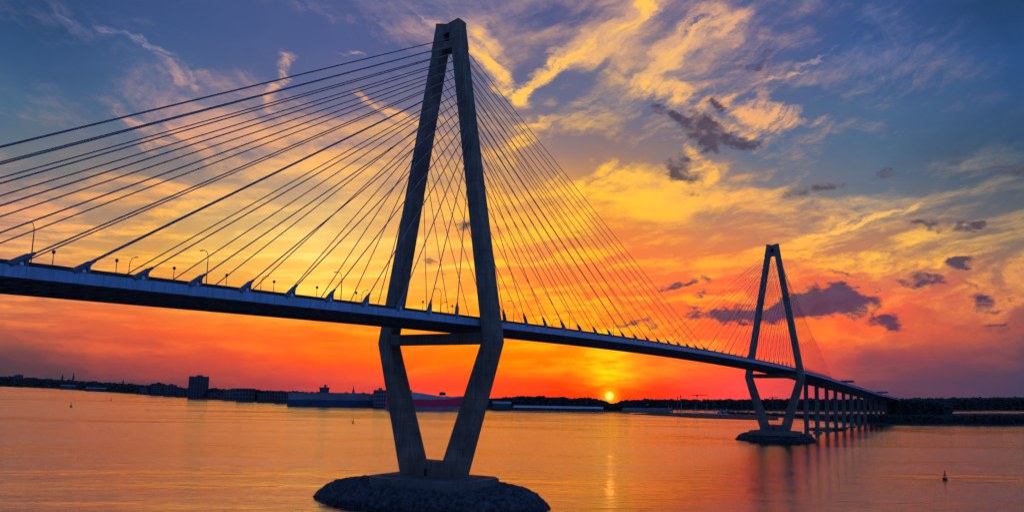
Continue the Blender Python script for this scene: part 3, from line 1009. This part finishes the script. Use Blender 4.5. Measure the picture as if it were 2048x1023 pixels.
# ------------------------------------------------------------------ lamps on the deck
ORD = ['first', 'second', 'third', 'fourth', 'fifth', 'sixth', 'seventh', 'eighth', 'ninth', 'tenth', 'eleventh', 'twelfth']


def make_lamp():
    r = empty('street_lamp')
    MB().tube((0, 0, -.1), (0, 0, .9), .20, .17, 8).build('base', M_lamp, r)
    pts = [(0, 0, .8), (0, 0, 6.9)]
    MB().tube(*pts, .125, .09, 8).build('pole', M_lamp, r)
    arc = [(0, 1.5 * (1 - math.cos(q)), 6.9 + 2.1 * math.sin(q)) for q in np.linspace(0, math.pi / 2, 6)] + [(0, 2.1, 9.05)]
    MB().path(arc, .075, 6).build('arm', M_lamp, r)
    MB().box(-.16, .16, 2.0, 3.0, 8.93, 9.12).build('lamp_head', M_lamp, r)
    return r


proto = make_lamp()
used = False
for near, xs_ in ((True, [-141.3, -104.2, -62.3, -18.3, 25.5, 69, 112, 155, 198]), (False, [-104.5, -65.0, -24.0, 19.0, 62, 105, 148])):
    for i, x in enumerate(xs_):
        o = proto if not used else copy_tree(proto)
        used = True
        o.location = (x, -14.6 if near else 14.6, zdeck(x) + .06)
        o.rotation_euler = (0, 0, 0 if near else math.pi)
        if near:
            lab = 'tall near-side roadway lamp, %s from the left edge along the deck' % ORD[i]
        else:
            lab = 'far-side roadway lamp with arm pointing right, %s from the left' % ORD[i]
        tag(o, lab, 'street lamp', 'roadway lamps on the bridge')


def make_post():
    r = empty('path_light')
    MB().tube((0, 0, -.1), (0, 0, 3.2), .09, .07, 6).build('post', M_lamp, r)
    MB().lathe([(.10, 3.2), (.30, 3.35), (.34, 3.75), (.12, 3.95)], 8).build('lamp_head', M_lamp, r)
    return r


proto = make_post()
for i, x in enumerate([-138.2, -126.0, -113.3, -100.0, -86.4, -72.4, -58.0, -43.5, -29.0, -14.0]):
    o = proto if i == 0 else copy_tree(proto)
    o.location = (x, -16.0, zdeck(x))
    tag(o, 'short post light by the near railing, %s from the left' % ORD[i], 'path light', 'short path lights along the railing')


# sign gantries on the far approach
def gantry(x, label, wide):
    r = empty('sign_gantry', (x, 0, zdeck(x)))
    tag(r, label, 'sign gantry', 'overhead sign gantries')
    for s_ in (-1, 1):
        MB().tube((0, s_ * (wide + 1.5), 0), (0, s_ * (wide + 1.5), 9.0), .22, .2, 8).build('post', M_lamp, r)
    MB().box(-.4, .4, -wide - 1.5, wide + 1.5, 8.0, 8.9).build('truss_beam', M_lamp, r)
    MB().box(-.75, -.55, -wide, wide, 7.0, 10.0).build('sign_panel', M_girder, r)


gantry(845, 'flat overhead sign gantry on the descending approach, nearer of the two', 8)
gantry(1190, 'overhead sign gantry far along the approach near the horizon', 8)


# ------------------------------------------------------------------ things on the far shore
def frame_at(name, x, y, D):
    """empty standing at a sighted bearing: local X to the right as seen from the water, Y away, Z up"""
    p = at_dist(x, y, D)
    b = math.atan2(p[1] - CAM[1], p[0] - CAM[0])
    return empty(name, (p[0], p[1], 0), b - math.pi / 2), p[2]


def mpp(D):
    return D / FPX       # metres per sighted pixel


def block(name, x0, x1, ytop, back, label, wall=M_bld, depth=18, floors=0, bays=0, roof=None, group=None, cat='building', base=0.8):
    xc = (x0 + x1) / 2
    D = sdist(xc) + back
    r, ztop = frame_at(name, xc, ytop, D)
    k = mpp(D)
    w = (x1 - x0) * k / 2
    wl = MB().box(-w, w, 0, depth, base, ztop).build('wall', wall, r)
    if roof == 'gable':
        MB().loft([[(-w - .6, -.6, ztop + .01), (w + .6, -.6, ztop + .01), (w + .6, depth + .6, ztop + .01), (-w - .6, depth + .6, ztop + .01)], [(-w - .6, depth / 2 - .2, ztop + 4), (w + .6, depth / 2 - .2, ztop + 4), (w + .6, depth / 2 + .2, ztop + 4), (-w - .6, depth / 2 + .2, ztop + 4)]]).build('roof', M_roof, r)
    elif roof == 'plant':
        MB().box(-w * .25, w * .35, depth * .3, depth * .7, ztop + .01, ztop + 4.5).build('plant_room', wall, r)
        MB().box(-w - .3, w + .3, -.3, depth + .3, ztop - 1.0, ztop - .2).build('cornice', wall, r)
    if floors:
        fh = (ztop - base - 2) / floors
        bw = 2 * w / bays
        wm = MB().box(-bw * .32, bw * .32, -.12, .1, fh * .25, fh * .8).mesh('window')
        for f_ in range(floors):
            for b_ in range(bays):
                link('window', wm, M_win, wl, (-w + (b_ + .5) * bw, 0, base + 1 + f_ * fh))
    tag(r, label, cat, group)
    return r


block('tower_block', 382, 415, 752, 90, 'tall dark apartment block standing alone on the left shore', M_bld, 30, 14, 7, 'plant')
block('waterfront_block', 32, 44, 749, 200, 'dark block poking above the trees at the far left', M_bld, 60, 0, 0, 'plant')
block('warehouse', 130, 176, 771, 60, 'long pale-roofed shed at left shore, left one of the pair', M_bld, 90, 0, 0, 'gable', 'waterfront sheds')
block('warehouse', 182, 238, 776, 50, 'long pale-roofed shed at left shore, right one of the pair', M_bld, 70, 0, 0, 'gable', 'waterfront sheds')
block('house_block', 283, 300, 775, 60, 'low city block with pale front, leftmost of the cluster left of the tall apartment block', M_bld2, 30, 3, 4, None, 'low city blocks')
block('house_block', 306, 328, 766, 90, 'higher dark block in the cluster left of the tall apartment block', M_bld, 30, 5, 5, 'plant', 'low city blocks')
block('house_block', 332, 352, 769, 80, 'dark flat block just right of the higher one in the left cluster', M_bld, 30, 4, 4, 'plant', 'low city blocks')
block('house_block', 356, 378, 778, 60, 'low block touching the left side of the tall apartment block', M_bld, 30, 3, 4, None, 'low city blocks')
block('house_block', 420, 446, 785, 50, 'low dark block right of the tall apartment block', M_bld, 25, 2, 5, None, 'low city blocks')
block('house_block', 450, 470, 779, 70, 'small pale-fronted block between tall block and the docks', M_bld2, 25, 3, 4, None, 'low city blocks')
block('dock_building', 476, 508, 776, 40, 'boxy dock building with pale right bays left of the grey ship', M_bld, 30, 3, 6, None)
block('house_block', 518, 548, 786, 60, 'low grey block left of the grey ship bow', M_bld, 25, 2, 6, None, 'low city blocks')
block('house_block', 552, 578, 782, 70, 'dark low block touching the grey ship bow', M_bld, 25, 3, 5, None, 'low city blocks')
block('terminal_building', 748, 772, 779, 30, 'pale stepped terminal building behind the left tower leg', M_bld2, 40, 4, 5, 'plant')
block('dock_shed', 986, 1022, 806, 25, 'small grey dock shed right of the near tower leg', M_bld, 20, 0, 0, 'gable')


def steeple(x, yt, ysh, back, label):
    D = sdist(x) + back
    r, zt = frame_at('church_steeple', x, yt, D)
    zs = at_dist(x, ysh, D)[2]
    k = mpp(D)
    MB().box(-1.5 * k, 1.5 * k, -1.5 * k, 1.5 * k, .8, zs).build('tower_shaft', M_bld, r)
    MB().loft([[(-1.3 * k, -1.3 * k, zs + .01), (1.3 * k, -1.3 * k, zs + .01), (1.3 * k, 1.3 * k, zs + .01), (-1.3 * k, 1.3 * k, zs + .01)], [(-.2, -.2, zt), (.2, -.2, zt), (.2, .2, zt), (-.2, .2, zt)]]).build('spire', M_bld, r)
    tag(r, label, 'steeple', 'church steeples on the left skyline')


steeple(125.5, 747, 753, 260, 'shorter pointed steeple on the left skyline')
steeple(148, 742, 753, 260, 'taller pointed steeple on the left skyline')
steeple(247, 757, 764, 260, 'small faint steeple between the tall pair and the apartment block')


# long pale quay with posts
def quay(x0, x1, y0, y1, back, label, material):
    pa, pb = sdist(x0) + back, sdist(x1) + back
    A_, B_ = at_dist(x0, y0, pa), at_dist(x1, y0 + (horizon_y(x1) - horizon_y(x0)), pb)
    zt = A_[2]
    zb_ = at_dist(x0, y1, pa)[2]
    r = empty('quay_pier', (A_[0], A_[1], 0), math.atan2(B_[1] - A_[1], B_[0] - A_[0]))
    L = math.hypot(B_[0] - A_[0], B_[1] - A_[1])
    MB().box(0, L, -8, 8, zb_, zt).build('quay_deck', material, r)
    n_ = int(L / 12)
    pm = MB().tube((0, 0, -2), (0, 0, zb_ - .01), .8, .8, 6).mesh('pile')
    for i in range(n_ + 1):
        for yy in (-7,):
            link('pile', pm, M_pier, r, (1.5 + (L - 3) * i / n_, yy, 0))
    tag(r, label, 'quay')


quay(1027, 1206, 810, 814, -30, 'long pale quay on dark piles left of the sun', M_white)
quay(1246, 1345, 814.5, 820, -25, 'long grey quay on dark piles right of the sun', M_grey)


# ships -----------------------------------------------------------------------
def hull_sec(L, B, z0, z1, bow=0.0, n=14, sheer=0.0, rise=None):
    """plan outline of a hull: square stern at -L/2, pointed bow at +L/2"""
    def outline(z, f):
        o = []
        for i in range(n + 1):
            u = i / n
            x = -L / 2 + L * u
            b = B / 2 * (1 - max(0, (u - .72) / .28) ** 2.2 * f)
            o.append((x, -b, z + sheer * max(0, (u - .6) / .4) ** 2))
        p = o + [(x, -y, zz_) for x, y, zz_ in o[::-1]]
        return p
    return MB().loft([outline(z0, 1.0), outline(z1, .97)])


D = sdist(665) - 50
r, zt = frame_at('car_carrier_ship', 665, 786, D)
k = mpp(D)
L = 160 * k
z1 = at_dist(665, 799, D)[2]
r.rotation_euler[2] += math.pi
tag(r, 'long grey ship with dark blue lower hull moored left of the near tower', 'ship')
hull_sec(L, 30, -1, z1).build('lower_hull', M_navy, r)
up = hull_sec(L * .985, 29.4, z1 + .02, zt).build('upper_hull', M_grey, r)
MB().box(-.42 * L, .40 * L, -12, 12, zt + .02, zt + 1.6).build('weather_deck', M_grey, up)
x_ = (665 - 650) * k
sup = MB().box(x_ - 10, x_ + 10, -13, 13, zt + 1.62, zt + 11).build('bridge_house', M_bld, r)
MB().box(x_ - 11.5, x_ + 11.5, -15.5, 15.5, zt + 11.02, zt + 13.2).build('wheelhouse', M_bld, sup)
MB().box(x_ - 4, x_ + 1, -2, 2, zt + 13.22, zt + 19).build('mast_house', M_bld, sup)
MB().tube((x_ - 6, 0, zt + 13.2), (x_ - 6, 0, zt + 22), .4, .2).build('mast', M_lamp, sup)
x_ = (665 - 703) * k
fn = MB().box(x_ - 2.5, x_ + 2.5, -3, 3, zt + 1.62, zt + 8).build('funnel', M_bld, r)
MB().tube((x_, 0, zt + 8), (x_, 0, zt + 19), 1.3, .35).build('mast', M_bld, fn)
for xx in (612, 628, 690, 722):
    x_ = (665 - xx) * k
    MB().box(x_ - 3, x_ + 3, -4, 4, zt + 1.62, zt + 3.6).build('vent_house', M_bld, r)

D = sdist(860) - 40
r, zt = frame_at('cruise_ship', 852, 789, D)
k = mpp(D)
L = 150 * k
tag(r, 'white ship with a broad magenta band seen between the near tower legs', 'ship')
za = at_dist(852, 813, D)[2]; zb_ = at_dist(852, 798, D)[2]
hull_sec(L, 26, -1, za, sheer=4.0).build('lower_hull', M_grey, r)
hull_sec(L * 1.005, 26.4, za + .02, zb_, sheer=6.5).build('colour_band', M_mag, r)
hull_sec(L * .99, 25.8, zb_ + .02, zt - 4, sheer=3.0).build('upper_hull', M_ship, r)
sp = MB().loft([[(-.48 * L, -11, zt - 4), (.28 * L, -11, zt - 4), (.28 * L, 11, zt - 4), (-.48 * L, 11, zt - 4)], [(-.46 * L, -10, zt + 5), (-.14 * L, -10, zt + 5), (-.14 * L, 10, zt + 5), (-.46 * L, 10, zt + 5)]]).build('superstructure', M_ship, r)
MB().box(-.30 * L, -.18 * L, -5, 5, zt + 5.02, zt + 9).build('funnel', M_bld, sp)
MB().box(.17 * L, .25 * L, -7, 7, zt - .5, zt + 6).build('wheelhouse', M_bld, r)
MB().tube((.21 * L, 0, zt + 6), (.21 * L, 0, zt + 11), .4, .2).build('mast', M_lamp, r)


# marina: sailing boats behind the spit
def sailboat(x, hgt, label):
    D = sdist(x) - 20
    r, _ = frame_at('sailboat', x, 815, D)
    k = mpp(D)
    hull_sec(15, 4.5, -.3, 2.2).build('hull', M_white, r)
    MB().box(-3, 3, -1.4, 1.4, 2.21, 3.4).build('cabin', M_white, r)
    MB().tube((1, 0, 2.2), (1, 0, hgt), .35, .2, 6).build('mast', M_white, r)
    MB().tube((1, 0, 5), (-5, 0, 5.4), .5, .4, 6).build('furled_sail', M_white, r)
    tag(r, label, 'sailboat', 'sailboats in the marina')


for i, (x, h_) in enumerate([(1336, 20), (1342, 16), (1362, 22), (1390, 19), (1413, 22), (1430, 15), (1441, 14), (1452, 16)]):
    sailboat(x, h_, 'pale moored sailboat in the marina, %s from the quay' % ORD[i])


def shore_crane(x, yt, jib, back, label):
    D = sdist(x) + back
    r, zt = frame_at('shore_crane', x, yt, D)
    k = mpp(D)
    MB().tube((0, 0, .8), (0, 0, zt + 2), .9, .7, 6).build('crane_mast', M_lamp, r)
    MB().tube((-jib[0] * k, 0, zt - .5), (jib[1] * k, 0, zt + .6), .9, .7, 6).build('crane_jib', M_lamp, r)
    MB().box(-2, 2, -2, 2, zt - 3.5, zt - 1.4).build('cab', M_lamp, r)
    tag(r, label, 'crane', 'dock cranes')


shore_crane(1394, 789, (9, 22), 300, 'slim tower crane with long level jib above the marina')
shore_crane(1361, 791, (1, 2), 250, 'dark upright derrick mast right of the sun, taller of two')
shore_crane(1355, 793, (1, 1), 250, 'dark upright derrick mast right of the sun, shorter of two')
shore_crane(1545, 794, (6, 10), 500, 'tiny crane seen between the far tower legs')


# ------------------------------------------------------------------ buoys
def buoy(x, y, s_, label):
    p = on_z(x, y, 0.0)
    r = empty('channel_buoy', (p[0], p[1], 0))
    r.scale = (s_, s_, s_)
    MB().lathe([(.5, -.8), (1.25, -.3), (1.3, .7), (.9, 1.1), (.45, 1.25)], 14).build('float', M_red, r)
    cg = MB()
    for i in range(4):
        q = math.pi / 2 * i + .4
        cg.tube((.75 * math.cos(q), .75 * math.sin(q), 1.1), (.30 * math.cos(q), .30 * math.sin(q), 3.6), .09, .08, 5)
    cg.build('cage', M_red, r)
    MB().lathe([(.62, 2.0), (.62, 2.9)], 10).build('radar_reflector', M_red, r)
    MB().lathe([(.45, 3.6), (.45, 3.75), (.26, 3.76), (.28, 4.5), (.1, 4.7)], 10).build('lantern', M_red, r)
    tag(r, label, 'buoy', 'channel buoys')


buoy(1890, 958, .9, 'red channel buoy with lantern at lower right')
buoy(706, 845, 1.0, 'small dark buoy left of the near tower leg')
buoy(142, 813, 1.6, 'small dark buoy in the left of the river, lower of two')
buoy(222, 800, 1.3, 'tiny dark buoy in the left of the river, upper of two')
